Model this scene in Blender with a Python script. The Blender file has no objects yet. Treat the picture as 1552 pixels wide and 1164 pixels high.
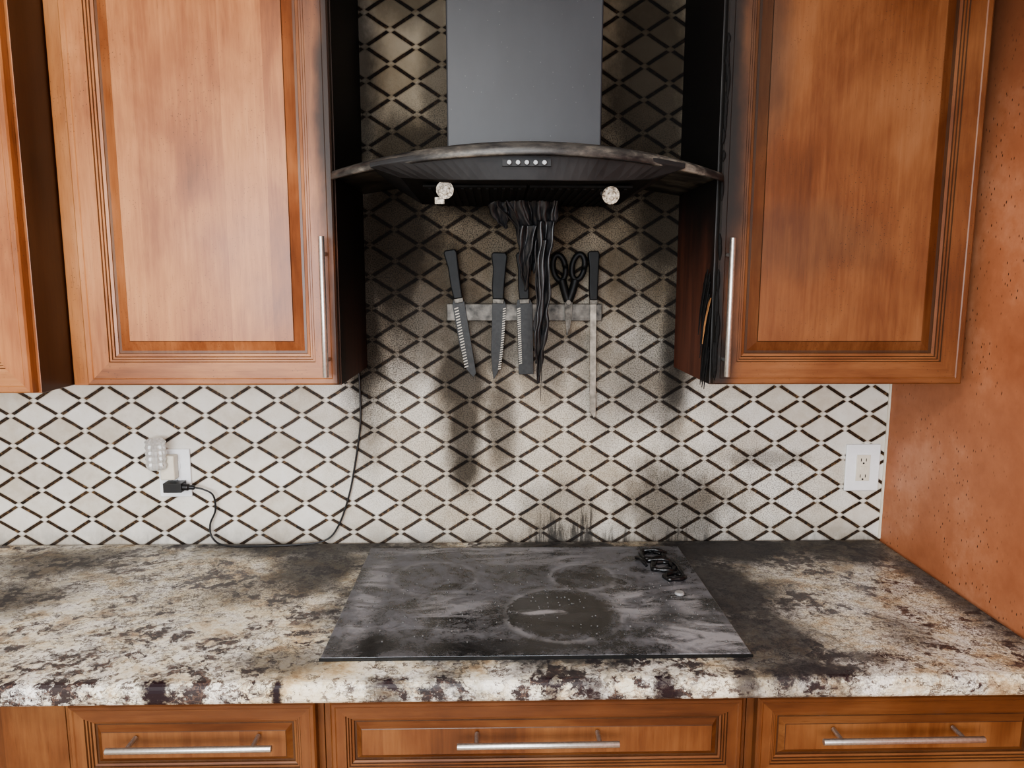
import bpy, bmesh, math, random
from mathutils import Vector, Matrix
random.seed(4)
COL=bpy.context.scene.collection
try: bpy.context.scene.view_settings.look='AgX - Medium High Contrast'
except Exception: pass
# ------------------------------------------------------------------ node helper
class G:
    def __init__(s,name):
        s.m=bpy.data.materials.new(name); s.m.use_nodes=True
        s.t=s.m.node_tree; s.b=s.t.nodes['Principled BSDF']
        s._p=None
    def put(s,sock,v):
        if v is None: return
        if isinstance(v,bpy.types.NodeSocket): s.t.links.new(v,sock)
        else:
            if isinstance(v,(tuple,list)) and len(v)==3 and sock.type=='RGBA': v=(*v,1)
            sock.default_value=v
    def math(s,op,a,b=None,c=None,clamp=False):
        n=s.t.nodes.new('ShaderNodeMath'); n.operation=op; n.use_clamp=clamp
        s.put(n.inputs[0],a); s.put(n.inputs[1],b); s.put(n.inputs[2],c); return n.outputs[0]
    def add(s,a,b): return s.math('ADD',a,b)
    def sub(s,a,b): return s.math('SUBTRACT',a,b)
    def mul(s,a,b): return s.math('MULTIPLY',a,b)
    def mx(s,a,b): return s.math('MAXIMUM',a,b)
    def pos(s):
        if not s._p:
            n=s.t.nodes.new('ShaderNodeNewGeometry'); k=s.t.nodes.new('ShaderNodeSeparateXYZ')
            s.t.links.new(n.outputs['Position'],k.inputs[0]); s._p=(k.outputs[0],k.outputs[1],k.outputs[2])
        return s._p
    def vec(s,x,y,z):
        n=s.t.nodes.new('ShaderNodeCombineXYZ'); s.put(n.inputs[0],x); s.put(n.inputs[1],y); s.put(n.inputs[2],z); return n.outputs[0]
    def pvec(s,sx=1,sy=1,sz=1,off=0):
        x,y,z=s.pos(); return s.vec(s.math('MULTIPLY_ADD',x,float(sx),float(off)),s.math('MULTIPLY_ADD',y,float(sy),float(off)),s.mul(z,float(sz)))
    def noise(s,scale,vec=None,detail=4,rough=.55,dist=0):
        n=s.t.nodes.new('ShaderNodeTexNoise'); s.put(n.inputs['Vector'],vec if vec is not None else s.pvec())
        n.inputs['Scale'].default_value=scale; n.inputs['Detail'].default_value=detail
        n.inputs['Roughness'].default_value=rough; n.inputs['Distortion'].default_value=dist
        return n.outputs['Fac']
    def wn(s,vec):
        n=s.t.nodes.new('ShaderNodeTexWhiteNoise'); s.put(n.inputs['Vector'],vec); return n.outputs['Value']
    def vor(s,scale,vec=None,feat='F1'):
        n=s.t.nodes.new('ShaderNodeTexVoronoi'); n.feature=feat; s.put(n.inputs['Vector'],vec if vec is not None else s.pvec()); n.inputs['Scale'].default_value=scale
        return n.outputs['Distance']
    def ramp(s,f,stops):
        n=s.t.nodes.new('ShaderNodeValToRGB'); cr=n.color_ramp
        while len(cr.elements)<len(stops): cr.elements.new(.5)
        for e,(p,c) in zip(cr.elements,stops):
            e.position=p; e.color=(*c,1) if isinstance(c,(tuple,list)) else (c,c,c,1)
        s.put(n.inputs[0],f); return n.outputs[0]
    def mix(s,f,a,b,bl='MIX'):
        n=s.t.nodes.new('ShaderNodeMix'); n.data_type='RGBA'; n.blend_type=bl
        s.put(n.inputs[0],f); s.put(n.inputs[6],a); s.put(n.inputs[7],b); return n.outputs[2]
    def ss(s,v,lo,hi,o0=0.,o1=1.):
        n=s.t.nodes.new('ShaderNodeMapRange'); n.interpolation_type='SMOOTHSTEP'
        s.put(n.inputs[0],v); s.put(n.inputs[1],lo); s.put(n.inputs[2],hi); s.put(n.inputs[3],o0); s.put(n.inputs[4],o1); return n.outputs[0]
    def blob(s,a,b,ca,cb,ra,rb,st=1.,lo=.35,hi=1.15,nz=None,amp=.5):
        da=s.mul(s.sub(a,ca),1./ra); db=s.mul(s.sub(b,cb),1./rb)
        d=s.math('SQRT',s.add(s.mul(da,da),s.mul(db,db)))
        if nz is not None: d=s.add(d,s.mul(s.sub(nz,.5),amp*2))
        return s.ss(d,lo,hi,float(st),0.)
    def blobs(s,a,b,L,nz,amp=.5):
        r=None
        for q in L:
            m=s.blob(a,b,*q,nz=nz,amp=amp); r=m if r is None else s.mx(r,m)
        return r
    def bump(s,h,st=.3,dist=.002):
        n=s.t.nodes.new('ShaderNodeBump'); n.inputs['Strength'].default_value=st; n.inputs['Distance'].default_value=dist
        s.put(n.inputs['Height'],h); s.t.links.new(n.outputs[0],s.b.inputs['Normal'])
    def fin(s,col=None,rough=None,metal=None,spec=None,coat=None,coatr=None,**k):
        I=s.b.inputs
        s.put(I['Base Color'],col); s.put(I['Roughness'],rough); s.put(I['Metallic'],metal)
        s.put(I['Specular IOR Level'],spec); s.put(I['Coat Weight'],coat); s.put(I['Coat Roughness'],coatr)
        for a,b in k.items(): s.put(I[a.replace('_',' ')],b)
        return s.m
def simple(name,col,rough=.5,metal=0.,var=.15,scale=60,bump=0.,**k):
    g=G(name); n=g.noise(scale)
    c2=tuple(v*(1-var) for v in col); c3=tuple(min(1,v*(1+var)) for v in col)
    c=g.ramp(n,[(.3,c2),(.7,c3)])
    if bump: g.bump(n,bump)
    return g.fin(c,rough,metal,**k)
# ------------------------------------------------------------------ mesh helpers
def box(bm,x0,x1,y0,y1,z0,z1,mi=0):
    v=[bm.verts.new((x,y,z)) for x in (x0,x1) for y in (y0,y1) for z in (z0,z1)]
    for f in ((0,1,3,2),(4,6,7,5),(0,4,5,1),(2,3,7,6),(0,2,6,4),(1,5,7,3)):
        bm.faces.new([v[i] for i in f]).material_index=mi
def cyl(bm,p0,p1,r0,r1=None,seg=20,mi=0,cap=True,smooth=True):
    r1=r0 if r1 is None else r1
    p0=Vector(p0);p1=Vector(p1);d=(p1-p0).normalized()
    a=d.orthogonal().normalized();b=d.cross(a)
    R=[[bm.verts.new(p+a*math.cos(2*math.pi*i/seg)*r+b*math.sin(2*math.pi*i/seg)*r) for i in range(seg)] for p,r in((p0,r0),(p1,r1))]
    for i in range(seg):
        j=(i+1)%seg; f=bm.faces.new((R[0][i],R[0][j],R[1][j],R[1][i])); f.material_index=mi; f.smooth=smooth
    if cap:
        bm.faces.new(R[0][::-1]).material_index=mi; bm.faces.new(R[1]).material_index=mi
def tube(bm,pts,rad,seg=8,mi=0):
    pts=[Vector(p) for p in pts]; n=len(pts)
    if not isinstance(rad,(list,tuple)): rad=[rad]*n
    rings=[]; a=None
    for i,p in enumerate(pts):
        d=(pts[min(i+1,n-1)]-pts[max(i-1,0)]).normalized()
        if a is None: a=d.orthogonal().normalized()
        else: a=(a-d*a.dot(d)).normalized()
        b=d.cross(a)
        rings.append([bm.verts.new(p+(a*math.cos(2*math.pi*k/seg)+b*math.sin(2*math.pi*k/seg))*rad[i]) for k in range(seg)])
    for i in range(n-1):
        for k in range(seg):
            f=bm.faces.new((rings[i][k],rings[i][(k+1)%seg],rings[i+1][(k+1)%seg],rings[i+1][k])); f.smooth=True; f.material_index=mi
    bm.faces.new(rings[0][::-1]).material_index=mi; bm.faces.new(rings[-1]).material_index=mi
def catmull(P,n=8):
    P=[Vector(p) for p in P]; Q=[P[0]]+P+[P[-1]]; out=[]
    for i in range(1,len(Q)-2):
        a,b,c,d=Q[i-1:i+3]
        for k in range(n):
            t=k/n; out.append(.5*((2*b)+(c-a)*t+(2*a-5*b+4*c-d)*t*t+(3*b-a-3*c+d)*t**3))
    out.append(P[-1]); return out
def prism(bm,pts,y0,y1,mi=0):
    a=[bm.verts.new((x,y0,z)) for x,z in pts]; b=[bm.verts.new((x,y1,z)) for x,z in pts]
    bm.faces.new(a).material_index=mi; bm.faces.new(b[::-1]).material_index=mi
    n=len(pts)
    for i in range(n):
        bm.faces.new((a[i],b[i],b[(i+1)%n],a[(i+1)%n])).material_index=mi
def ob(name,bm,mats,parent=None,bevel=0,seg=2,ang=40):
    bmesh.ops.recalc_face_normals(bm,faces=bm.faces[:])
    me=bpy.data.meshes.new(name); bm.to_mesh(me); bm.free()
    for m in (mats if isinstance(mats,(list,tuple)) else [mats]): me.materials.append(m)
    o=bpy.data.objects.new(name,me); COL.objects.link(o)
    if parent: o.parent=parent
    if bevel:
        b=o.modifiers.new('bevel','BEVEL'); b.width=bevel; b.segments=seg; b.limit_method='ANGLE'; b.angle_limit=math.radians(ang)
    return o
def empty(name,loc=(0,0,0)):
    e=bpy.data.objects.new(name,None); COL.objects.link(e); return e
B=bmesh.new
# ------------------------------------------------------------------ constants
XR=.938; ZC=.915; ZB=1.3653; CD=-.326; ZT=2.42; CEIL=2.5
# ------------------------------------------------------------------ materials
def wood(name,horizontal=False,tint=1.,soot=(),side=False,dark=0.,red=0.,matte=False):
    g=G(name); x,y,z=g.pos()
    if horizontal: v1=g.pvec(.06,1,1); v2=g.pvec(.3,1,1.); st=g.math('FLOOR',g.mul(z,1/.2))
    else: v1=g.pvec(1,1,.06); v2=g.pvec(1.,1,.35); st=g.math('FLOOR',g.mul(g.add(x,.013),1/.083))
    grain=g.noise(130,v1,6,.65,.3); fig=g.noise(8,v2,5,.6,.6); blot=g.noise(4.,None,3,.5,.3)
    f=g.add(g.add(g.mul(grain,.24),g.mul(fig,.50)),g.mul(blot,.45))
    f=g.add(f,g.mul(g.sub(g.wn(g.vec(st,0.,0.)),.5),.12))
    T=lambda c:(c[0]*tint,c[1]*tint*(1-red),c[2]*tint)
    c=g.ramp(f,[(.40,T((.12,.036,.011))),(.55,T((.24,.083,.026))),(.68,T((.36,.150,.052))),(.84,T((.47,.225,.095)))])
    pores=g.ss(g.noise(420,g.pvec(.05,1,1) if horizontal else g.pvec(1,1,.04),2),.60,.75)
    c=g.mix(g.mul(pores,.35),c,(.07,.02,.005))
    rough=g.ramp(blot,[(.3,.33),(.7,.45)])
    if dark: c=g.mix(dark,c,(.020,.009,.004))
    if soot:
        nz=g.noise(9,g.pvec(1,1,.5),5,.6)
        s=g.blobs(x,z,soot,nz)
        c=g.mix(s,c,(.010,.008,.007)); rough=g.mix(s,rough,(.65,.65,.65))
        sp=g.ss(g.vor(150),.20,.08); c=g.mix(g.mul(sp,g.ss(nz,.42,.62,0.,.7)),c,(.03,.015,.008))
    g.bump(grain,.04,.0005)
    if matte: return g.fin(c,.68,spec=.15)
    return g.fin(c,rough,coat=.22,coatr=.3,spec=.4)
sootR=[(.372,1.95,.085,.75,1.),(.372,1.52,.050,.3,1.),(.45,2.08,.08,.35,.6),(.58,1.66,.20,.09,.3),(.385,1.42,.055,.1,1.)]
sootL=[(-.378,1.95,.050,.6,.95),(-.378,1.5,.022,.3,.85),(-.42,2.05,.05,.35,.4)]
wL=wood('wood_left_v',soot=sootL,tint=1.18); wLh=wood('wood_left_h',True,soot=sootL,tint=.95)
wR=wood('wood_right_v',soot=sootR,tint=.60,red=.05); wRh=wood('wood_right_h',True,soot=sootR,tint=.58,red=.05)
wB=wood('wood_base_v',tint=.58); wBh=wood('wood_base_h',True,tint=.58)
glL=wood('wood_glaze_left',dark=.62); glR=wood('wood_glaze_right',tint=.5,dark=.7,soot=sootR)
bvL=wood('wood_bevel_left',tint=.85,soot=sootL,matte=True,red=.08); bvR=wood('wood_bevel_right',tint=.42,soot=sootR,matte=True,red=.08); bvB=wood('wood_bevel_base',True,tint=.5,matte=True)
wDark=wood('wood_dark_side',tint=.4,dark=.6)  # much darker wood tone for outer and far-left cabinet sides
def sooty_side(name,fs,k=1.):
    g=G(name); x,y,z=g.pos(); nz=g.noise(10,g.pvec(1,1,.3),5,.6)
    c=g.ramp(g.noise(30,g.pvec(1,1,.1)),[(.35,(.040*k,.013*k,.008*k)),(.7,(.085*k,.028*k,.015*k))])
    s=g.ss(g.add(z,g.mul(g.sub(nz,.5),.3)),*fs)
    fr=g.ss(g.add(y,g.mul(g.sub(nz,.5),.12)),-.24,-.29); s=g.mx(s,g.mul(fr,.95))
    c=g.mix(s,c,(.007,.006,.006)); return g.fin(c,.6,spec=.3)
sideL=sooty_side('burnt_side_left',(1.25,1.65)); sideR=sooty_side('burnt_side_right',(1.50,1.80),1.6)
steel=simple('brushed_steel',(.55,.54,.52),.32,.9,scale=200)
steel_d=simple('sooty_steel',(.085,.078,.068),.5,.4,var=.9,scale=45)
blackp=simple('black_plastic',(.012,.012,.013),.38,scale=40)
white=simple('white_plastic',(.86,.88,.90),.3,var=.03)
cream=simple('cream_plastic',(.72,.67,.56),.4,var=.05)
holeM=simple('slot_dark',(.01,.01,.01),.6)
# --- tile
def tile_mat():
    g=G('diamond_mosaic_tile'); x,y,z=g.pos(); W,H=.1195,.0760
    X=g.mul(g.sub(x,-.0095),1/W); Z=g.mul(g.sub(z,.915-.012),1/H)
    wob=g.mul(g.sub(g.noise(25,None,2),.5),.04)
    u=g.add(g.add(X,Z),wob); v=g.sub(g.sub(X,Z),wob)
    def dist(q): return g.math('ABSOLUTE',g.sub(g.math('FRACT',g.add(q,.5)),.5))
    du,dv=dist(u),dist(v)
    hw=.060; gap=.100
    sa=g.mul(g.ss(du,hw+.012,hw-.008),g.ss(dv,gap-.012,gap+.012))
    sb=g.mul(g.ss(dv,hw+.012,hw-.008),g.ss(du,gap-.012,gap+.012))
    strip=g.mx(sa,sb)
    m=g.math('MINIMUM',du,dv)
    gr=g.mul(g.ss(m,hw+.0,hw+.02),g.ss(m,hw+.045,hw+.02))
    grx=g.mul(g.ss(g.mx(du,dv),.066,.076),g.ss(g.mx(du,dv),.10,.088)); grx=g.mul(grx,g.ss(m,.07,.05))
    grout=g.mx(gr,grx)
    cell=g.wn(g.vec(g.math('FLOOR',u),g.math('FLOOR',v),0.))
    n1=g.noise(28,None,5,.6); n2=g.noise(150,None,3,.6)
    base=g.ramp(g.add(g.mul(n1,.6),g.mul(cell,.4)),[(.25,(.55,.495,.41)),(.5,(.70,.665,.59)),(.8,(.80,.785,.74))])
    pit=g.ss(g.noise(210,None,3,.7),.60,.70); base=g.mix(g.mul(pit,.35),base,(.30,.24,.17))
    em=g.ramp(g.noise(110,None,4,.7,1.),[(.38,(.010,.007,.005)),(.54,(.045,.024,.012)),(.68,(.18,.11,.05)),(.80,(.45,.36,.25))])
    c=g.mix(g.mul(grout,.5),base,(.34,.29,.22))
    c=g.mix(strip,c,em)
    nz=g.noise(13,g.pvec(1,1,.6),8,.72)
    tan=g.ss(g.add(z,g.mul(g.sub(nz,.5),.5)),1.12,1.68)
    inner=g.mul(g.ss(x,-.43,-.33),g.ss(x,.47,.37))
    c=g.mix(g.mul(tan,inner),c,(.36,.305,.24),'MULTIPLY')
    c=g.mix(g.mul(g.blob(x,z,0.,1.1,.5,.35,.5,nz=nz,amp=.4),.8),c,(.80,.71,.58),'MULTIPLY')
    fine=g.ss(g.noise(330,None,2,.7),.46,.58)
    film=g.blobs(x,z,[(.05,1.25,.65,.6,.65),(-.35,1.50,.16,.42,.95),(.33,1.45,.14,.38,.8),(-.15,1.05,.3,.2,.6),(.5,1.05,.42,.2,.75),(0,1.8,.6,.3,1.)],nz,.35)
    c=g.mix(g.mul(film,g.mul(fine,.8)),c,(.05,.043,.036))
    nz2=g.noise(9,g.pvec(1.15,1,.75),8,.72)
    S=g.blobs(x,z,[(-.33,1.66,.22,.30,.93),(-.385,1.5,.07,.42,.95),(.0,1.82,.50,.17,.92),(.36,1.72,.15,.20,.9),(.30,1.60,.17,.2,.55),(-.05,1.62,.3,.2,.5),
        (.385,1.45,.05,.32,.88),(-.145,1.2,.060,.19,.88),(-.14,1.11,.055,.085,.92),(-.15,1.34,.10,.16,.88),(-.05,1.22,.055,.18,.72),(-.10,1.45,.20,.16,.72),(-.22,1.5,.2,.22,.75),(.06,1.40,.08,.16,.55),
        (.31,2.05,.16,.45,.90),(-.40,2.05,.09,.5,.9),(-.27,2.24,.2,.1,.65),(-.25,1.88,.2,.12,.8),(-.2,2.05,.05,.4,.6),(.12,1.42,.12,.06,.55),(.2,1.35,.1,.2,.4)],nz2,.5)
    c=g.mix(S,c,(.050,.040,.030),'MULTIPLY')
    lick=g.noise(26,g.pvec(1,0,.10),5,.75); lick2=g.noise(5,g.pvec(1,0,.2,3.),3)
    hgt=g.mul(g.ss(lick,.35,.75),g.ss(lick2,.35,.62,.25,1.))
    near=g.mx(g.mul(g.ss(x,-.15,.1),g.ss(x,.55,.40)),.25)
    top=g.add(.918,g.mul(g.mul(hgt,near),.19))
    L=g.ss(z,top,g.sub(top,.08))
    c=g.mix(g.mul(L,g.ss(nz,.25,.5,.6,.9)),c,(.014,.013,.013))
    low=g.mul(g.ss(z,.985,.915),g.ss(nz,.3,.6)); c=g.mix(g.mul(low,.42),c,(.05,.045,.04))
    wash=g.mul(g.blobs(x,z,[(.40,1.01,.19,.16,.9),(.33,1.32,.12,.14,.7),(.62,1.13,.14,.03,.6),(.1,1.0,.14,.1,.5)],nz,.8),.8)
    c=g.mix(wash,c,(.06,.055,.05),'MULTIPLY')
    h=g.add(g.mul(g.sub(1.,grout),.8),g.mul(n2,.25)); g.bump(h,.35,.0015)
    r=g.mix(strip,(.55,.55,.55),(.42,.42,.42)); r=g.mix(g.mx(S,tan),r,(.85,.85,.85))
    return g.fin(c,r,spec=.25)
tile=tile_mat()
def granite_mat():
    g=G('granite_sooty'); x,y,z=g.pos()
    j1=g.sub(g.noise(60,None,4,.7),.5); j2=g.sub(g.noise(60,g.pvec(1,1,1,7.),4,.7),.5)
    warp=g.noise(4.,None,3,.5)
    wv=g.vec(g.add(g.add(x,g.mul(warp,.10)),g.mul(j1,.035)),g.add(g.add(g.mul(y,1.2),g.mul(warp,.10)),g.mul(j2,.035)),z)
    n1=g.noise(12,wv,8,.75); n2=g.noise(30,wv,6,.7); n3=g.noise(120,None,4,.7); n4=g.noise(6.5,wv,6,.66)
    c=g.ramp(n1,[(.34,(.34,.25,.16)),(.42,(.65,.54,.37)),(.48,(.82,.77,.62)),(.56,(.90,.88,.80)),(.70,(.93,.92,.89))])
    c=g.mix(g.mul(g.ss(n3,.52,.62),.4),c,(.42,.32,.21))
    gold=g.ss(g.noise(3.,None,3),.50,.66); c=g.mix(g.mul(gold,.45),c,(.88,.74,.50),'MULTIPLY')
    gry=g.mul(g.ss(n2,.46,.50),g.ss(n4,.47,.53)); c=g.mix(g.mul(gry,.6),c,(.18,.18,.19))
    dk=g.mul(g.ss(n2,.50,.53),g.ss(n4,.50,.54)); c=g.mix(g.mul(dk,.95),c,(.026,.017,.020))
    sm=g.mul(g.ss(g.noise(70,wv,4,.7),.56,.60),g.ss(n1,.44,.50)); c=g.mix(g.mul(sm,.8),c,(.065,.040,.036))
    vein=g.ss(g.math('ABSOLUTE',g.sub(n4,.47)),.016,.002); c=g.mix(g.mul(vein,g.ss(n2,.38,.5,.2,.9)),c,(.06,.045,.04))
    crack=g.ss(g.vor(36,wv,'DISTANCE_TO_EDGE'),.045,.0); c=g.mix(g.mul(crack,g.ss(n4,.38,.55,.1,.7)),c,(.17,.11,.085))
    nzb=g.noise(75,None,5,.75)
    cr=g.blobs(x,y,[(-.63,-.665,.03,.03,1.),(-.43,-.67,.012,.03,1.),(.50,-.640,.10,.035,.95),(.60,-.60,.07,.03,.8),(.22,-.665,.03,.03,.9),(.03,-.66,.02,.02,.7),(-.25,-.66,.05,.02,.8),(.10,-.665,.03,.012,.8),(.36,-.66,.03,.03,.8)],nzb,1.)
    c=g.mix(cr,c,(.018,.010,.014))
    nz=g.noise(8,None,8,.72)
    s=g.blobs(x,y,[(.02,-.30,.47,.34,.93,.75,1.15),(.50,-.06,.34,.18,.97),(.43,-.30,.15,.36,.95),(.47,-.52,.11,.18,.9),(-.52,-.03,.50,.11,.9),(-.48,-.16,.16,.22,.88),(.80,-.06,.35,.14,.92),(-1.1,-.12,.22,.14,.75),(.93,-.3,.08,.42,.85),(.42,-.6,.14,.09,.85),(-1.12,-.33,.18,.13,.75),(-.44,-.60,.12,.06,.7),(.72,-.50,.06,.10,.5),(-.62,-.3,.08,.1,.5)],nz,.7)
    c=g.mix(s,c,(.022,.022,.025))
    fine=g.ss(g.noise(260,None,2,.7),.45,.58); film=g.blobs(x,y,[(.6,-.35,.36,.42,.8),(-.6,-.2,.45,.30,.8),(.9,-.4,.2,.45,.9),(-1.,-.2,.3,.2,.6)],nz,.6)
    c=g.mix(g.mul(film,g.mul(fine,.75)),c,(.07,.067,.067))
    g.bump(g.noise(200),.05,.0005)
    return g.fin(c,g.add(.24,g.mul(s,.4)),spec=.4)
granite=granite_mat()
def wall_orange():
    g=G('terracotta_paint'); x,y,z=g.pos()
    n=g.noise(5,None,5,.6); n2=g.noise(45,None,3,.6)
    c=g.ramp(g.add(g.mul(n,.8),g.mul(n2,.2)),[(.3,(.34,.120,.056)),(.52,(.45,.178,.088)),(.72,(.60,.285,.165))])
    sp=g.ss(g.vor(75,g.pvec(1,1.6,.7)),.20,.10); c=g.mix(g.mul(sp,g.ss(n,.38,.54,0.,.95)),c,(.05,.018,.01))
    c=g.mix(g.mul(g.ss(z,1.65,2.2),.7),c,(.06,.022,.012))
    g.bump(n2,.12,.002)
    return g.fin(c,.45,spec=.35)
orange=wall_orange()
beige=simple('wall_paint_beige',(.55,.48,.40),.7,scale=8,var=.08)
ceilm=simple('ceiling_paint',(.78,.77,.75),.8,scale=6,var=.04)
def floor_mat():
    g=G('floor_tile'); x,y,z=g.pos()
    fx=g.math('FRACT',g.mul(x,2.2)); fy=g.math('FRACT',g.mul(y,2.2))
    e=g.math('MINIMUM',g.math('MINIMUM',fx,g.sub(1.,fx)),g.math('MINIMUM',fy,g.sub(1.,fy)))
    c=g.ramp(g.noise(6,None,5),[(.3,(.38,.28,.19)),(.7,(.52,.42,.31))]); c=g.mix(g.ss(e,.02,.008),c,(.2,.16,.12))
    return g.fin(c,.35)
floorm=floor_mat()
# ------------------------------------------------------------------ room
b=B(); box(b,-2.2,XR+.1,0.012,.12,0,CEIL); ob('wall_back',b,beige)
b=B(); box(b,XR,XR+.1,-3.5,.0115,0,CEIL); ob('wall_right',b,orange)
b=B(); box(b,-2.3,-2.2,-3.5,.12,0,CEIL); ob('wall_left',b,beige)
b=B(); box(b,-2.3,XR+.1,-3.6,.12,-.1,0); ob('floor',b,floorm)
b=B(); box(b,-2.3,XR+.1,-3.6,.12,CEIL,CEIL+.1); ob('ceiling',b,ceilm)
wx0,wx1,wz0,wz1=-2.05,.45,.95,2.2
b=B(); box(b,-2.3,wx0,-3.6,-3.5,0,CEIL); box(b,wx1,XR+.1,-3.6,-3.5,0,CEIL); box(b,wx0,wx1,-3.6,-3.5,0,wz0); box(b,wx0,wx1,-3.6,-3.5,wz1,CEIL); ob('wall_front',b,beige)
b=B()
for a in (wx0,wx0+.83,wx0+1.67,wx1-.05): box(b,a,a+.05,-3.58,-3.52,wz0,wz1)
box(b,wx0,wx1,-3.585,-3.515,wz0,wz0+.05); box(b,wx0,wx1,-3.585,-3.515,wz1-.05,wz1); ob('window_1',b,white)
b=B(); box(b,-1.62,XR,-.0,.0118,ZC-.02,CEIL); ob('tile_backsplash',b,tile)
b=B(); box(b,XR-.006,XR-.0005,-.004,-.0005,ZC+.001,ZB+.02); ob('trim_1',b,cream)
# ------------------------------------------------------------------ counter
b=B(); box(b,-2.0,XR-.001,-.668,-.0008,.875,ZC)
ctr=ob('granite_countertop',b,granite,bevel=.014,seg=4)
# ------------------------------------------------------------------ panel doors
PROF=[(0,.020),(0,.003),(.003,0),(.012,0),(.014,.0015),(.046,.0015),(.0475,.004),(.051,.004),(.0525,.0065),(.056,.0065),(.0575,.009),(.063,.010),(.064,.0115),(.069,.0115),(.088,.0065),(.0892,.0045)]
GLZ={5,7,9,11,12,14}
def panel(bm,x0,x1,z0,z1,y,prof=PROF,sc=1.,glz=GLZ):
    rings=[]
    for ins,d in prof:
        i=ins*sc; rings.append([bm.verts.new(p) for p in ((x0+i,y+d,z0+i),(x1-i,y+d,z0+i),(x1-i,y+d,z1-i),(x0+i,y+d,z1-i))])
    for k in range(len(rings)-1):
        for j in range(4):
            f=bm.faces.new((rings[k][j],rings[k][(j+1)%4],rings[k+1][(j+1)%4],rings[k+1][j]))
            f.material_index=2 if k in glz else (3 if k==13 else (1 if j in (0,2) else 0))
    bm.faces.new(rings[-1]).material_index=0
    bm.faces.new(rings[0][::-1]).material_index=0
def bar_handle(name,p0,p1,parent,ydoor,r=.006):
    bm=B(); p0=Vector(p0);p1=Vector(p1); cyl(bm,p0,p1,r,seg=20)
    for t in (.12,.88):
        q=p0.lerp(p1,t); cyl(bm,(q.x,ydoor,q.z),(q.x,q.y,q.z),.0042,seg=14)
    return ob(name,bm,steel,parent,bevel=.001,ang=60)
def upper(x0,x1,yf,door,mats,sides,handle=None):
    e=empty('upper_cabinet')
    bm=B(); box(bm,x0,x1,yf+.021,-.001,ZB,ZT)
    for f in bm.faces:
        n=f.calc_center_median()
        f.material_index=0
        if abs(n.x-x0)<1e-4: f.material_index=1
        if abs(n.x-x1)<1e-4: f.material_index=2
    ob('carcass',bm,[mats[0],sides[0],sides[1]],e,bevel=.0015)
    bm=B(); panel(bm,door[0],door[1],ZB+.003,ZT-.01,yf); ob('raised_panel_door',bm,mats,e)
    if handle: bar_handle('bar_handle',(handle,yf-.032,1.388),(handle,yf-.032,1.664),e,yf)
    return e
upper(-.927,-.3815,CD,(-.889,-.3835),[wL,wLh,glL,bvL],(wL,sideL),-.402)
ur=upper(.3815,.916,CD,(.385,.903),[wR,wRh,glR,bvR],(sideR,wDark),.402)
upper(-1.50,-.929,-.430,(-1.40,-.935),[wL,wLh,glL,bvL],(wDark,wDark))
# charred veneer splinters on right cabinet side
bm=B()
for i in range(20):
    y=-.302+random.uniform(-.006,.04); z=1.37+random.uniform(0,.13); h=random.uniform(.05,.12); w=random.uniform(.006,.014); lean=random.uniform(.002,.011)
    raw=i in (5,11)
    if raw: y=-.305; z=1.43+.02*(i%3); h=.075; w=.007; lean=.010
    x=.3795; a=[(x,y,z+h),(x-.002,y+w,z+h*.9),(x-lean,y+w*.8,z+h*.3),(x-lean*1.4,y+w*.2,z-.02),(x-lean*.9,y-w*.2,z+h*.4)]
    v=[bm.verts.new(p) for p in a]; f=bm.faces.new(v); f.material_index=1 if raw else 0
r=bmesh.ops.extrude_face_region(bm,geom=bm.faces[:]); bmesh.ops.translate(bm,verts=[q for q in r['geom'] if isinstance(q,bmesh.types.BMVert)],vec=(-.0016,0,0))
charm=simple('char',(.009,.0085,.0085),.75,bump=.5,scale=120,spec=.2)
ob('charred_splinters',bm,[charm,simple('raw_wood',(.50,.25,.10),.6)],ur)
bm=B(); rr=random.Random(3)
for i in range(30):
    z=1.37+.95*rr.random()**1.4; l=rr.uniform(.02,.09); x=.3835+rr.uniform(-.001,.004)
    P=catmull([(x,-.3265,z+l),(x+rr.uniform(-.002,.002),-.329,z+l*.5),(x+rr.uniform(-.001,.002),-.3265,z)],5)
    tube(bm,P,[.0008+.0032*math.sin(math.pi*k/(len(P)-1)) for k in range(len(P))],7)
ob('char_blisters',bm,charm,ur)
# ------------------------------------------------------------------ base cabinets
DPROF=[(0,.020),(0,.003),(.003,0),(.008,0),(.010,.0015),(.026,.0015),(.0275,.004),(.030,.004),(.0315,.0065),(.034,.0065),(.0355,.009),(.039,.010),(.040,.012),(.043,.012),(.052,.005),(.053,.004)]
glR2=wood('wood_glaze_base',tint=.55,dark=.65)
def base(x0,x1,dx0,dx1,hx=None):
    e=empty('base_cabinet'); yf=-.63; M4=[wB,wBh,glR2,bvB]
    bm=B(); box(bm,x0,x1,yf+.021,-.001,.10,.8745); box(bm,x0+.001,x1-.001,-.54,-.002,0,.0995); ob('carcass',bm,[wB],e,bevel=.001)
    if dx0 is not None:
        bm=B(); panel(bm,dx0,dx1,.703,.857,yf,DPROF); ob('drawer_front',bm,M4,e)
        mid=(dx0+dx1)/2
        bm=B(); panel(bm,dx0,mid-.002,.115,.693,yf); panel(bm,mid+.002,dx1,.115,.693,yf); ob('raised_panel_doors',bm,M4,e)
        if hx: bar_handle('bar_handle',(hx[0],yf-.036,.797),(hx[1],yf-.036,.798),e,yf,.0055)
    return e
base(-.366,.381,-.352,.369,(-.131,.146)); base(-.815,-.367,-.800,-.378,(-.72,-.443)); base(.382,XR-.002,.395,.925,(.497,.778)); base(-1.6,-.816,None,None)
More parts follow.
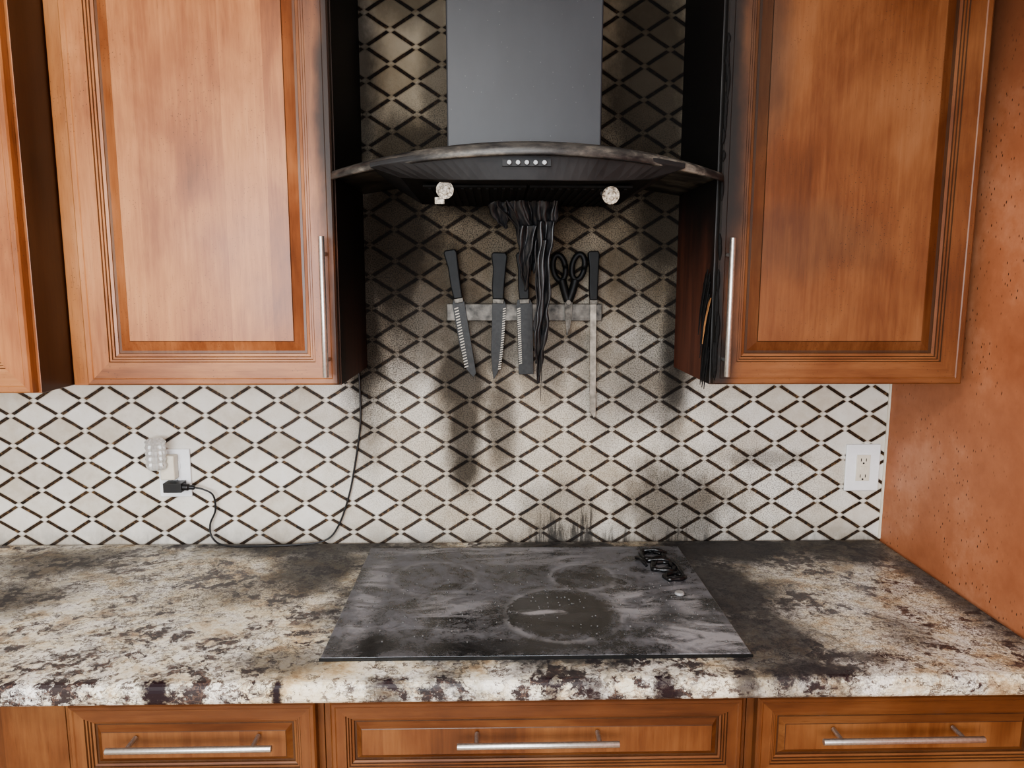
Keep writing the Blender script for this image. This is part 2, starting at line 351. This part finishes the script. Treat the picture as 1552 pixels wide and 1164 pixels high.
# ------------------------------------------------------------------ cooktop
def cook_mat():
    g=G('cooktop_glass_sooty'); x,y,z=g.pos()
    n=g.noise(6,None,7,.70,1.4); n2=g.noise(40,None,6,.72,.4); n3=g.noise(300,None,2,.7); n5=g.noise(11,g.pvec(.6,1.6,1),6,.66,1.8)
    ash=g.add(g.mul(g.ss(n,.42,.56),g.ss(n2,.34,.58,.2,1.)),g.mul(g.ss(n5,.50,.60),.6)); ash=g.add(g.mul(ash,.8),g.mul(g.ss(n3,.50,.62),.30))
    clean=g.blobs(x,y,[(.06,-.43,.13,.11,.9,.75,1.05),(.13,-.26,.08,.07,.7,.6,1.05),(-.30,-.555,.12,.06,.95),(-.05,-.56,.25,.045,.9),(.30,-.46,.09,.06,.85),(.0,-.24,.1,.05,.4)],n2,.45)
    ash=g.math('MULTIPLY',ash,g.sub(1.,g.mul(clean,.9)),clamp=True)
    def ring(cx,cy,r):
        d=g.add(g.math('SQRT',g.add(g.mul(g.sub(x,cx),g.sub(x,cx)),g.mul(g.sub(y,cy),g.sub(y,cy)))),g.mul(g.sub(n2,.5),.03))
        return g.mul(g.ss(d,r-.006,r),g.ss(d,r+.014,r+.001))
    rr=g.mx(g.mx(ring(.07,-.43,.115),ring(.13,-.25,.07)),g.mul(ring(-.20,-.25,.09),.7))
    c=g.mix(ash,(.0040,.0045,.0055),(.160,.163,.178))
    ash_glint=g.mul(g.blobs(x,y,[(.33,-.53,.11,.08,1.),(.22,-.38,.06,.10,.9),(.02,-.425,.06,.014,1.),(-.33,-.35,.035,.24,.7),(-.1,-.09,.3,.03,.6),(-.15,-.42,.10,.10,.6),(.05,-.15,.2,.05,.4),(.33,-.38,.04,.10,.7)],n2,.8),g.ss(n5,.38,.56))  # pale ash smears; the thin streak paints a reflection onto the glass
    c=g.mix(g.mul(ash_glint,.85),c,(.36,.36,.38))
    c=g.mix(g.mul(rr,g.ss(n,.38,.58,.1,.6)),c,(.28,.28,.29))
    rgh=g.math('ADD',g.add(.12,g.mul(ash,.6)),g.mul(rr,.2),clamp=True)
    g.bump(g.add(n2,g.mul(n3,.3)),.25,.002)
    return g.fin(c,rgh,spec=.5)
ck=empty('electric_cooktop')
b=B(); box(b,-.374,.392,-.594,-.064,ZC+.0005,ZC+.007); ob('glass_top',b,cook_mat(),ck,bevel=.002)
b=B(); box(b,-.376,.394,-.5965,-.5945,ZC+.0005,ZC+.006); ob('front_trim',b,simple('trim_black_metal',(.03,.03,.03),.3,.6),ck)
char=simple('charred_plastic',(.008,.008,.009),.30,scale=90,bump=.6,var=.5)
bm=B(); rr=random.Random(8)
def melt_loop(cx,cy,rx,ry,rot,r):
    P=[]
    for i in range(21):
        a=2*math.pi*i/20; k=1+.12*math.sin(a*3+cx*50); e=lambda q:math.copysign(abs(q)**.6,q)
        u=rx*e(math.cos(a))*k; w=ry*e(math.sin(a))*k
        P.append((cx+u*math.cos(rot)-w*math.sin(rot),cy+u*math.sin(rot)+w*math.cos(rot),ZC+.007+r*.8))
    tube(bm,P,[r*(1+.35*math.sin(i*1.9+cx*30)) for i in range(21)],8)
melt_loop(.310,-.135,.024,.024,.2,.0055); melt_loop(.322,-.205,.024,.024,-.15,.0055); melt_loop(.334,-.262,.020,.016,.3,.005)
for a,b_ in (((.288,-.11),(.350,-.118)),((.29,-.172),(.355,-.177)),((.348,-.17),(.356,-.27)),((.27,-.15),(.285,-.20))):
    tube(bm,catmull([(a[0],a[1],ZC+.012),((a[0]+b_[0])/2,(a[1]+b_[1])/2-.003,ZC+.018),(b_[0],b_[1],ZC+.011)],6),[.0042+.0012*math.sin(i) for i in range(13)],8)
ob('melted_knob_remains',bm,char,ck)
bm=B(); cyl(bm,(.325,-.345,ZC+.0072),(.325,-.345,ZC+.012),.011,.009,24); ob('knob_disc',bm,simple('grey_disc',(.30,.30,.30),.4),ck,bevel=.001)
bm=B()
for i in range(420):
    x=random.uniform(-.36,.38); y=-random.triangular(.07,.585,.4); s=random.uniform(.0006,.0022)
    r=bmesh.ops.create_icosphere(bm,subdivisions=1,radius=s); bmesh.ops.translate(bm,verts=r['verts'],vec=(x,y,ZC+.0068+s*.5))
ob('ash_crumbs',bm,simple('ash',(.12,.118,.115),.8,scale=500,var=.9),ck)
# ------------------------------------------------------------------ hood
hood=empty('range_hood'); HX=-.004
hblk=G('hood_black_sooty'); nn=hblk.noise(14,None,5,.65); hblk.fin(hblk.ramp(nn,[(.35,(.007,.007,.008)),(.7,(.020,.020,.021))]),.55,spec=.4); hblk=hblk.m
hund=simple('hood_underside_dark',(.006,.0055,.005),.8,spec=.15,var=.5)  # near-black tone for the underside, filters and lamp sockets
ch=G('chimney_black'); nn=ch.noise(5,ch.pvec(1,1,.5),5,.6); sp=ch.ss(ch.vor(60),.07,.04)
c=ch.ramp(nn,[(.3,(.018,.020,.024)),(.7,(.031,.034,.040))]); c=ch.mix(ch.mul(sp,.3),c,(.2,.2,.2)); ch=ch.fin(c,.42)
gl=G('sooty_glass'); nn=gl.noise(18,gl.pvec(.5,1,1.5),6,.72); xx,yy,zz=gl.pos()
st=gl.ss(gl.add(xx,gl.mul(nn,.1)),.15,.32)
c=gl.ramp(nn,[(.38,(.012,.012,.013)),(.52,(.060,.056,.05)),(.68,(.20,.18,.15))]); c=gl.mix(gl.mul(st,gl.ss(nn,.45,.6,0.,.4)),c,(.28,.26,.22))
gl=gl.fin(c,.42)
b=B(); box(b,-.160,.147,-.30,-.001,1.80,2.2); ob('chimney_lower',b,ch,hood,bevel=.003)
b=B(); box(b,-.153,.140,-.293,-.001,2.2,CEIL-.001); ob('chimney_upper',b,ch,hood,bevel=.003)
HW=.3795
def arch(x): return 1-(x/HW)**2
def yfr(x): return -.358-.135*arch(x)
def glz_(x): return 1.783+.034*arch(x)
bm=B(); NX=48; secs=[]
for i in range(NX+1):
    x=-HW+2*HW*i/NX; yf=yfr(x); zt=glz_(x); a=arch(x)
    top=[(-.002,zt+.008),(-.30,zt+.008),(yf+.03,zt+.007),(yf+.014,zt+.005),(yf+.004,zt-.001),(yf,zt-.010-.008*a),(yf+.004,zt-.013-.008*a),(yf+.012,zt-.006),(yf+.03,zt-.001),(-.30,zt),(-.002,zt)]
    secs.append([bm.verts.new((x,q,w)) for q,w in top])
for i in range(NX):
    for j in range(len(secs[0])):
        k=(j+1)%len(secs[0]); f=bm.faces.new((secs[i][j],secs[i][k],secs[i+1][k],secs[i+1][j])); f.smooth=True
bm.faces.new(secs[0][::-1]); bm.faces.new(secs[-1])
ob('curved_glass_canopy',bm,gl,hood)
bm=B(); N=32; S=[]
for i in range(N+1):
    t=-1+2*i/N; xt=HX+.290*t; xb=HX+.235*t; a=1-t*t
    zt=glz_(xt)-.004
    yt=-.425-.048*a; yb=-.415-.048*a; zb=1.757+.010*(abs(t)**3)
    S.append([bm.verts.new(p) for p in ((xt,-.003,zt),(xt,yt,zt),(xt,yt-.002,zt-.008),(xb,yb,zb),(xb,yb+.02,zb),(xb,-.003,1.760))])
for i in range(N):
    for j in range(6):
        k=(j+1)%6
        f=bm.faces.new((S[i][j],S[i][k],S[i+1][k],S[i+1][j])); f.material_index=1 if j in (3,4) else 0
bm.faces.new(S[0][::-1]); bm.faces.new(S[-1]); ob('hood_body',bm,[hblk,hund],hood,bevel=.0015)
bm=B()
for x0,x1 in ((-.20,-.006),(.0,.194)):
    box(bm,x0,x1,-.40,-.05,1.7525,1.7565)
    for i in range(12):
        xx=x0+.012+i*(x1-x0-.024)/11; box(bm,xx-.003,xx+.003,-.39,-.06,1.750,1.7526)
ob('grease_filters',bm,hund,hood)
bm=B()
for i in range(5):
    x=-.040+i*.0155; cyl(bm,(x,-.470,1.787),(x,-.482,1.7855),.0042,seg=18)
ob('control_buttons',bm,simple('button_metal',(.20,.20,.20),.35,.5),hood,bevel=.0007)
bm=B(); box(bm,-.052,.034,-.4755,-.468,1.780,1.793); ob('button_plate',bm,hblk,hood)
burnt=G('burnt_reflector'); nn=burnt.noise(220,None,4,.7); burnt=burnt.fin(burnt.ramp(nn,[(.36,(.03,.022,.015)),(.5,(.40,.35,.27)),(.65,(.72,.68,.6))]),.5)
def lamp(x,y,z,rot):
    bm=B(); n=Vector((math.sin(rot),-1,-.15)).normalized(); c=Vector((x,y,z))
    cyl(bm,c+n*.004,c-n*.012,.0155,.0135,28,0); cyl(bm,c+n*.0055,c+n*.0035,.0165,.0165,28,0); cyl(bm,c+n*.0075,c+n*.004,.008,.011,16,0)
    cyl(bm,c-n*.012,c-n*.03,.008,.006,12,1)
    tube(bm,catmull([c-n*.028,(x+.01,y+.04,z+.01),(x+.004,y+.03,1.758)]),.0018,6,1)
    tube(bm,catmull([c-n*.028,(x-.012,y+.035,z+.005),(x-.01,y+.03,1.758)]),.0018,6,1)
    ob('dangling_halogen_lamp',bm,[burnt,blackp],hood,bevel=.0008,ang=50)
lamp(-.158,-.40,1.7475,-.1); lamp(.152,-.40,1.739,.1)
bm=B(); box(bm,-.178,-.160,-.398,-.397,1.722,1.734); ob('lamp_clip',bm,burnt,hood)
bm=B()
for x in (-.158,.152): cyl(bm,(x,-.37,1.7525),(x,-.37,1.7495),.022,.020,28)
ob('lamp_sockets',bm,hund,hood)
# ------------------------------------------------------------------ melted plastic (sagging folded sheets)
melt=G('melted_black_plastic'); nn=melt.noise(45,melt.pvec(1.5,1,.2),4,.55,.4); melt.bump(nn,.5,.003); melt=melt.fin(melt.ramp(nn,[(.42,(.007,.007,.008)),(.62,(.020,.021,.024)),(.74,(.08,.08,.088))]),.34)  # pale end of the ramp paints grey highlights into the plastic
Y0=-.17
def drape(bm,path,folds,amp,cols=14,ph=0.,ragged=.0):
    P=catmull([(a,b,c) for a,b,c in path],6); n=len(P); gr=[]
    for k,p in enumerate(P):
        f=k/(n-1); row=[]
        for i in range(cols+1):
            t=i/cols-.5
            x=p.x+p.y*t+ .0015*math.sin(k*.9+i*.7+ph)
            y=Y0+.035*f+amp*min(1,p.y/.03)*(math.sin(t*folds*6.28+ph+f*2.)+.35*math.sin(t*folds*13+ph*2+f*4))
            z=p.z-ragged*f*f*abs(math.sin(i*2.1*.5+ph))
            row.append(bm.verts.new((x,y,z)))
        gr.append(row)
    for k in range(n-1):
        for i in range(cols):
            f=bm.faces.new((gr[k][i],gr[k][i+1],gr[k+1][i+1],gr[k+1][i])); f.smooth=True
bm=B()
drape(bm,[(.002,.135,1.7535),(.008,.126,1.735),(.020,.094,1.712),(.030,.072,1.685),(.031,.062,1.66),(.028,.050,1.640)],2.4,.008,28,.3,.03)
drape(bm,[(.012,.110,1.7535),(.020,.090,1.73),(.026,.070,1.70),(.026,.066,1.665),(.024,.060,1.635)],3,.007,24,1.9,.05)
drape(bm,[(.046,.040,1.71),(.045,.032,1.66),(.040,.030,1.61),(.046,.029,1.56),(.042,.025,1.51),(.041,.032,1.47),(.036,.024,1.43),(.037,.015,1.395),(.034,.003,1.345)],1.3,.006,12,.8)
drape(bm,[(.036,.024,1.67),(.034,.020,1.60),(.037,.018,1.53),(.031,.018,1.47),(.033,.010,1.42),(.030,.002,1.39)],1.,.005,8,2.4)
drape(bm,[(.008,.036,1.70),(.003,.031,1.655),(.0,.024,1.62),(.004,.016,1.585),(.005,.003,1.555)],1.2,.005,10,1.2)
drape(bm,[(-.052,.028,1.7535),(-.060,.042,1.742),(-.055,.036,1.722),(-.047,.020,1.706),(-.040,.004,1.695)],1.,.006,10,.2)
drape(bm,[(.062,.026,1.7535),(.063,.022,1.72),(.058,.016,1.69),(.056,.003,1.65)],1.,.005,8,3.)
drape(bm,[(-.026,.030,1.7535),(-.020,.024,1.72),(-.010,.018,1.69),(-.008,.003,1.645)],1.,.005,8,4.)
o=ob('melted_plastic_drip',bm,melt,hood); m=o.modifiers.new('t','SOLIDIFY'); m.thickness=.0034; m.offset=0
m=o.modifiers.new('s','SUBSURF'); m.levels=1; m.render_levels=1
bm=B()
for pts,r in (([(.040,Y0+.02,1.60),(.043,Y0+.03,1.45),(.041,Y0+.05,1.30)],.0014),([(.050,Y0+.01,1.70),(.054,Y0+.02,1.6),(.050,Y0+.03,1.50)],.002),([(.012,Y0+.01,1.70),(.016,Y0+.02,1.64),(.014,Y0+.03,1.59)],.0022)):
    P=catmull(pts,8); tube(bm,P,[r*(1-.6*i/len(P)) for i in range(len(P))],7)
ob('melted_plastic_threads',bm,melt,hood)
# ------------------------------------------------------------------ knives
ks=empty('magnetic_knife_strip')
b=B(); box(b,-.183,.197,-.017,-.001,1.481,1.523); ob('bar',b,[steel_d],ks,bevel=.002)
dkb=simple('dark_blade',(.012,.012,.012),.5,.2,var=.6,scale=120)
litb=simple('sooty_light_blade',(.24,.215,.18),.45,.5,var=.5,scale=50)
hand=simple('knife_handle',(.006,.0065,.007),.5,scale=60,var=.4,spec=.25)
scm=simple('scallop_light',(.28,.25,.21),.45,.4)
blade_d=simple('sooty_blade_steel',(.11,.10,.085),.5,.5,var=.7,scale=60)
def knife(name,A,Bt,hl,hw,blade,mats,y=-.0185,scallop=None):
    A=Vector(A);Bt=Vector(Bt);d=(Bt-A).normalized();n=Vector((-d.y,d.x)); L=(Bt-A).length
    M=lambda s,t:tuple(A+d*s+n*t)
    e=empty(name)
    bm=B(); prism(bm,[M(s,t) for s,t in blade(L,hl)],y-.0022,y+.0008); ob('blade',bm,mats,e,bevel=.0006)
    bm=B(); prism(bm,[M(0,-hw*.50),M(.006,-hw*.62),M(hl*.35,-hw*.46),M(hl*.75,-hw*.5),M(hl,-hw*.42),M(hl,hw*.42),M(hl*.75,hw*.44),M(hl*.35,hw*.52),M(.008,hw*.60),M(0,hw*.45)],y-.012,y+.004); ob('handle',bm,hand,e,bevel=.003,seg=3)
    bm=B(); prism(bm,[M(hl-.001,-hw*.44),M(hl+.010,-hw*.40),M(hl+.010,hw*.40),M(hl-.001,hw*.44)],y-.009,y+.003); ob('bolster',bm,blade_d,e,bevel=.001)
    if scallop:
        bm=B()
        for s,t0,t1 in scallop(L,hl): prism(bm,[M(s,t0),M(s+.0028,t0),M(s+.0050,t1),M(s+.0022,t1)],y-.0034,y-.0020)
        ob('scallops',bm,scm,e)
    return e
def sc(off0,wid,n,curve=0):
    def f(L,hl):
        for i in range(n):
            t=i/n; s=hl+.02+(L-hl-.045)*t; o=off0*(1-curve*t*t)
            yield s,o,o-wid
    return f
chef=lambda L,h:[(h,-.012),(h+.012,-.017),(L*.75,-.017),(L*.93,-.010),(L,.004),(L*.97,.012),(h+.01,.013),(h,.010)]
chef2=lambda L,h:[(h,-.012),(h+.01,-.014),(L*.78,-.014),(L*.92,-.010),(L,-.006),(L*.94,.004),(L*.8,.014),(h+.015,.020),(h,.014)]
clv=lambda L,h:[(h,-.016),(h+.01,-.019),(L,-.019),(L,.018),(h+.012,.020),(h,.014)]
brd=lambda L,h:[(h,-.008),(L*.96,-.008),(L,.002),(L*.985,.0065),(h,.0075)]
knife('chef_knife',(-.173,1.652),(-.122,1.342),.118,.026,chef,dkb,scallop=sc(-.004,.010,22))
knife('chef_knife',(-.054,1.646),(-.063,1.336),.112,.032,chef2,dkb,scallop=sc(.019,.007,26,.45))
knife('santoku_knife',(.002,1.646),(.012,1.350),.112,.028,clv,dkb,scallop=sc(-.010,.008,26))
knife('bread_knife',(.173,1.650),(.179,1.240),.118,.023,brd,litb)
sz=empty('kitchen_scissors'); Y=-.022
def loop(bm,cx,cz,rx,rz,rot,r):
    P=[]
    for i in range(25):
        a=2*math.pi*i/24; u=rx*math.cos(a); w=rz*math.sin(a); P.append((cx+u*math.cos(rot)-w*math.sin(rot),Y-.003,cz+u*math.sin(rot)+w*math.cos(rot)))
    tube(bm,P,r,8)
bm=B(); loop(bm,.090,1.610,.015,.031,.16,.0070); loop(bm,.136,1.612,.015,.031,-.16,.0070)
tube(bm,catmull([(.097,Y-.003,1.582),(.104,Y-.003,1.555),(.112,Y-.003,1.53)]),[.010]*17,8); tube(bm,catmull([(.130,Y-.003,1.582),(.123,Y-.003,1.555),(.114,Y-.003,1.53)]),[.010]*17,8)
ob('handles',bm,hand,sz)
bm=B(); prism(bm,[(.104,1.537),(.119,1.537),(.1195,1.50),(.113,1.447),(.109,1.447),(.105,1.50)],Y-.004,Y-.001); prism(bm,[(.108,1.537),(.124,1.532),(.122,1.49),(.1165,1.453),(.111,1.50)],Y-.0008,Y+.002); cyl(bm,(.1125,Y-.015,1.527),(.1125,Y-.001,1.527),.006,seg=18)
ob('blades',bm,blade_d,sz,bevel=.0005)
# ------------------------------------------------------------------ outlets
def outlet(x0,x1,z0,z1,deco):
    e=empty('wall_outlet')
    bm=B(); box(bm,x0,x1,-.0065,-.0003,z0,z1); ob('cover_plate',bm,white,e,bevel=.0025,seg=3)
    cx,cz=(x0+x1)/2,(z0+z1)/2
    if deco:
        bm=B(); box(bm,cx-.0175,cx+.0175,-.0095,-.006,cz-.034,cz+.034); ob('gfci_face',bm,cream,e,bevel=.001)
        bm=B()
        for s in (-1,1):
            for dx in (-.0065,.0065): box(bm,cx+dx-.001,cx+dx+.001,-.0098,-.009,cz+s*.021-.004,cz+s*.021+.004)
            cyl(bm,(cx,-.0098,cz+s*.021-.0085),(cx,-.009,cz+s*.021-.0085),.0025,seg=10)
        ob('slots',bm,holeM,e)
        bm=B(); box(bm,cx-.008,cx-.001,-.0108,-.009,cz-.005,cz+.005); box(bm,cx+.001,cx+.008,-.0108,-.009,cz-.005,cz+.005); ob('test_reset_buttons',bm,cream,e,bevel=.0005)
    else:
        bm=B()
        for s in (-1,1): cyl(bm,(cx,-.0085,cz+s*.02),(cx,-.006,cz+s*.02),.0165,seg=28)
        ob('sockets',bm,white,e,bevel=.0008)
        bm=B()
        for s in (-1,1):
            for dx in (-.0065,.0065): box(bm,cx+dx-.001,cx+dx+.001,-.0088,-.008,cz+s*.02-.004,cz+s*.02+.004)
        cyl(bm,(cx,-.0078,cz),(cx,-.006,cz),.003,seg=12)
        ob('slots',bm,holeM,e)
    return e
outlet(-.908,-.829,1.038,1.161,False); outlet(.832,.920,1.045,1.167,True)
nl=empty('night_light')
clear=G('ribbed_clear_plastic'); clear=clear.fin((.90,.90,.88),.06,spec=.7,Transmission_Weight=.7)
bm=B(); box(bm,-.893,-.857,-.034,-.009,1.088,1.150); ob('base',bm,cream,nl,bevel=.004,seg=3)
bm=B(); R=[]
for i in range(28):
    a=2*math.pi*i/28; r=1+.12*(i%2); R.append((math.cos(a)*r,math.sin(a)*r))
pf=[(1.118,.017)]+[(1.122+.0073*k,(.0230 if k%2 else .0205)) for k in range(10)]+[(1.196,.014)]
rings=[[bm.verts.new((-.896+u*q,-.040+v*q*.75,z)) for u,v in R] for z,q in pf]
for a,c_ in zip(rings,rings[1:]):
    for i in range(28): bm.faces.new((a[i],a[(i+1)%28],c_[(i+1)%28],c_[i]))
bm.faces.new(rings[0][::-1]); bm.faces.new(rings[-1]); ob('ribbed_shade',bm,clear,nl)
pc=empty('power_cord')
bm=B(); box(bm,-.885,-.840,-.040,-.009,1.058,1.082); tube(bm,catmull([(-.845,-.028,1.070),(-.825,-.028,1.069),(-.812,-.027,1.068)]),[.009]*8+[.006]*8+[.003],10); ob('plug',bm,blackp,pc,bevel=.006,seg=3)
W=[(-.815,-.027,1.068),(-.795,-.022,1.062),(-.772,-.018,1.045),(-.770,-.014,1.005),(-.785,-.014,.968),(-.780,-.018,.935),(-.745,-.030,.9185),(-.66,-.034,.9180),(-.56,-.025,.9180),(-.495,-.016,.926),(-.462,-.012,.965),(-.435,-.010,1.04),(-.418,-.008,1.12),(-.402,-.008,1.22),(-.400,-.008,1.30),(-.402,-.008,1.364)]
bm=B(); tube(bm,catmull(W,8),.0024,8); ob('cable',bm,blackp,pc)
# ------------------------------------------------------------------ lights
def area(name,loc,rot,sx,sy,p,col):
    l=bpy.data.lights.new(name,'AREA'); l.shape='RECTANGLE'; l.size=sx; l.size_y=sy; l.energy=p; l.color=col
    o=bpy.data.objects.new(name,l); o.location=loc; o.rotation_euler=rot; COL.objects.link(o); return o
area('window_daylight',((wx0+wx1)/2,-3.49,(wz0+wz1)/2),(math.radians(90),0,0),wx1-wx0-.1,wz1-wz0-.1,108,(.91,.96,1.))
cl=empty('added_ceiling_fill')  # unseen ceiling lamp, added as extra fill light for the room
bm=B(); cyl(bm,(-.3,-1.9,CEIL-.03),(-.3,-1.9,CEIL-.001),.20,.20,40); ob('fill_housing',bm,white,cl)
l=area('ceiling_fill_area',(-.3,-1.9,CEIL-.04),(0,0,0),.35,.35,22,(1.,.98,.95)); l.parent=cl
w=bpy.data.worlds.new('World'); bpy.context.scene.world=w; w.use_nodes=True
w.node_tree.nodes['Background'].inputs[0].default_value=(.75,.85,1,1); w.node_tree.nodes['Background'].inputs[1].default_value=1.
# ------------------------------------------------------------------ camera
p,ya,ro=.1422,.0237,.0019
F=Vector((math.sin(ya)*math.cos(p),math.cos(ya)*math.cos(p),-math.sin(p))); R_=Vector((math.cos(ya),-math.sin(ya),0)); U=R_.cross(F)
R2=R_*math.cos(ro)+U*math.sin(ro); U2=-R_*math.sin(ro)+U*math.cos(ro)
M=Matrix((R2,U2,-F)).transposed().to_4x4(); M.translation=(-.0658,-1.8061,1.5817)
cd=bpy.data.cameras.new('camera'); cam=bpy.data.objects.new('camera',cd); COL.objects.link(cam); cam.matrix_world=M
cd.sensor_width=36; cd.lens=1106.6*36/1552; cd.clip_start=.02
bpy.context.scene.camera=cam
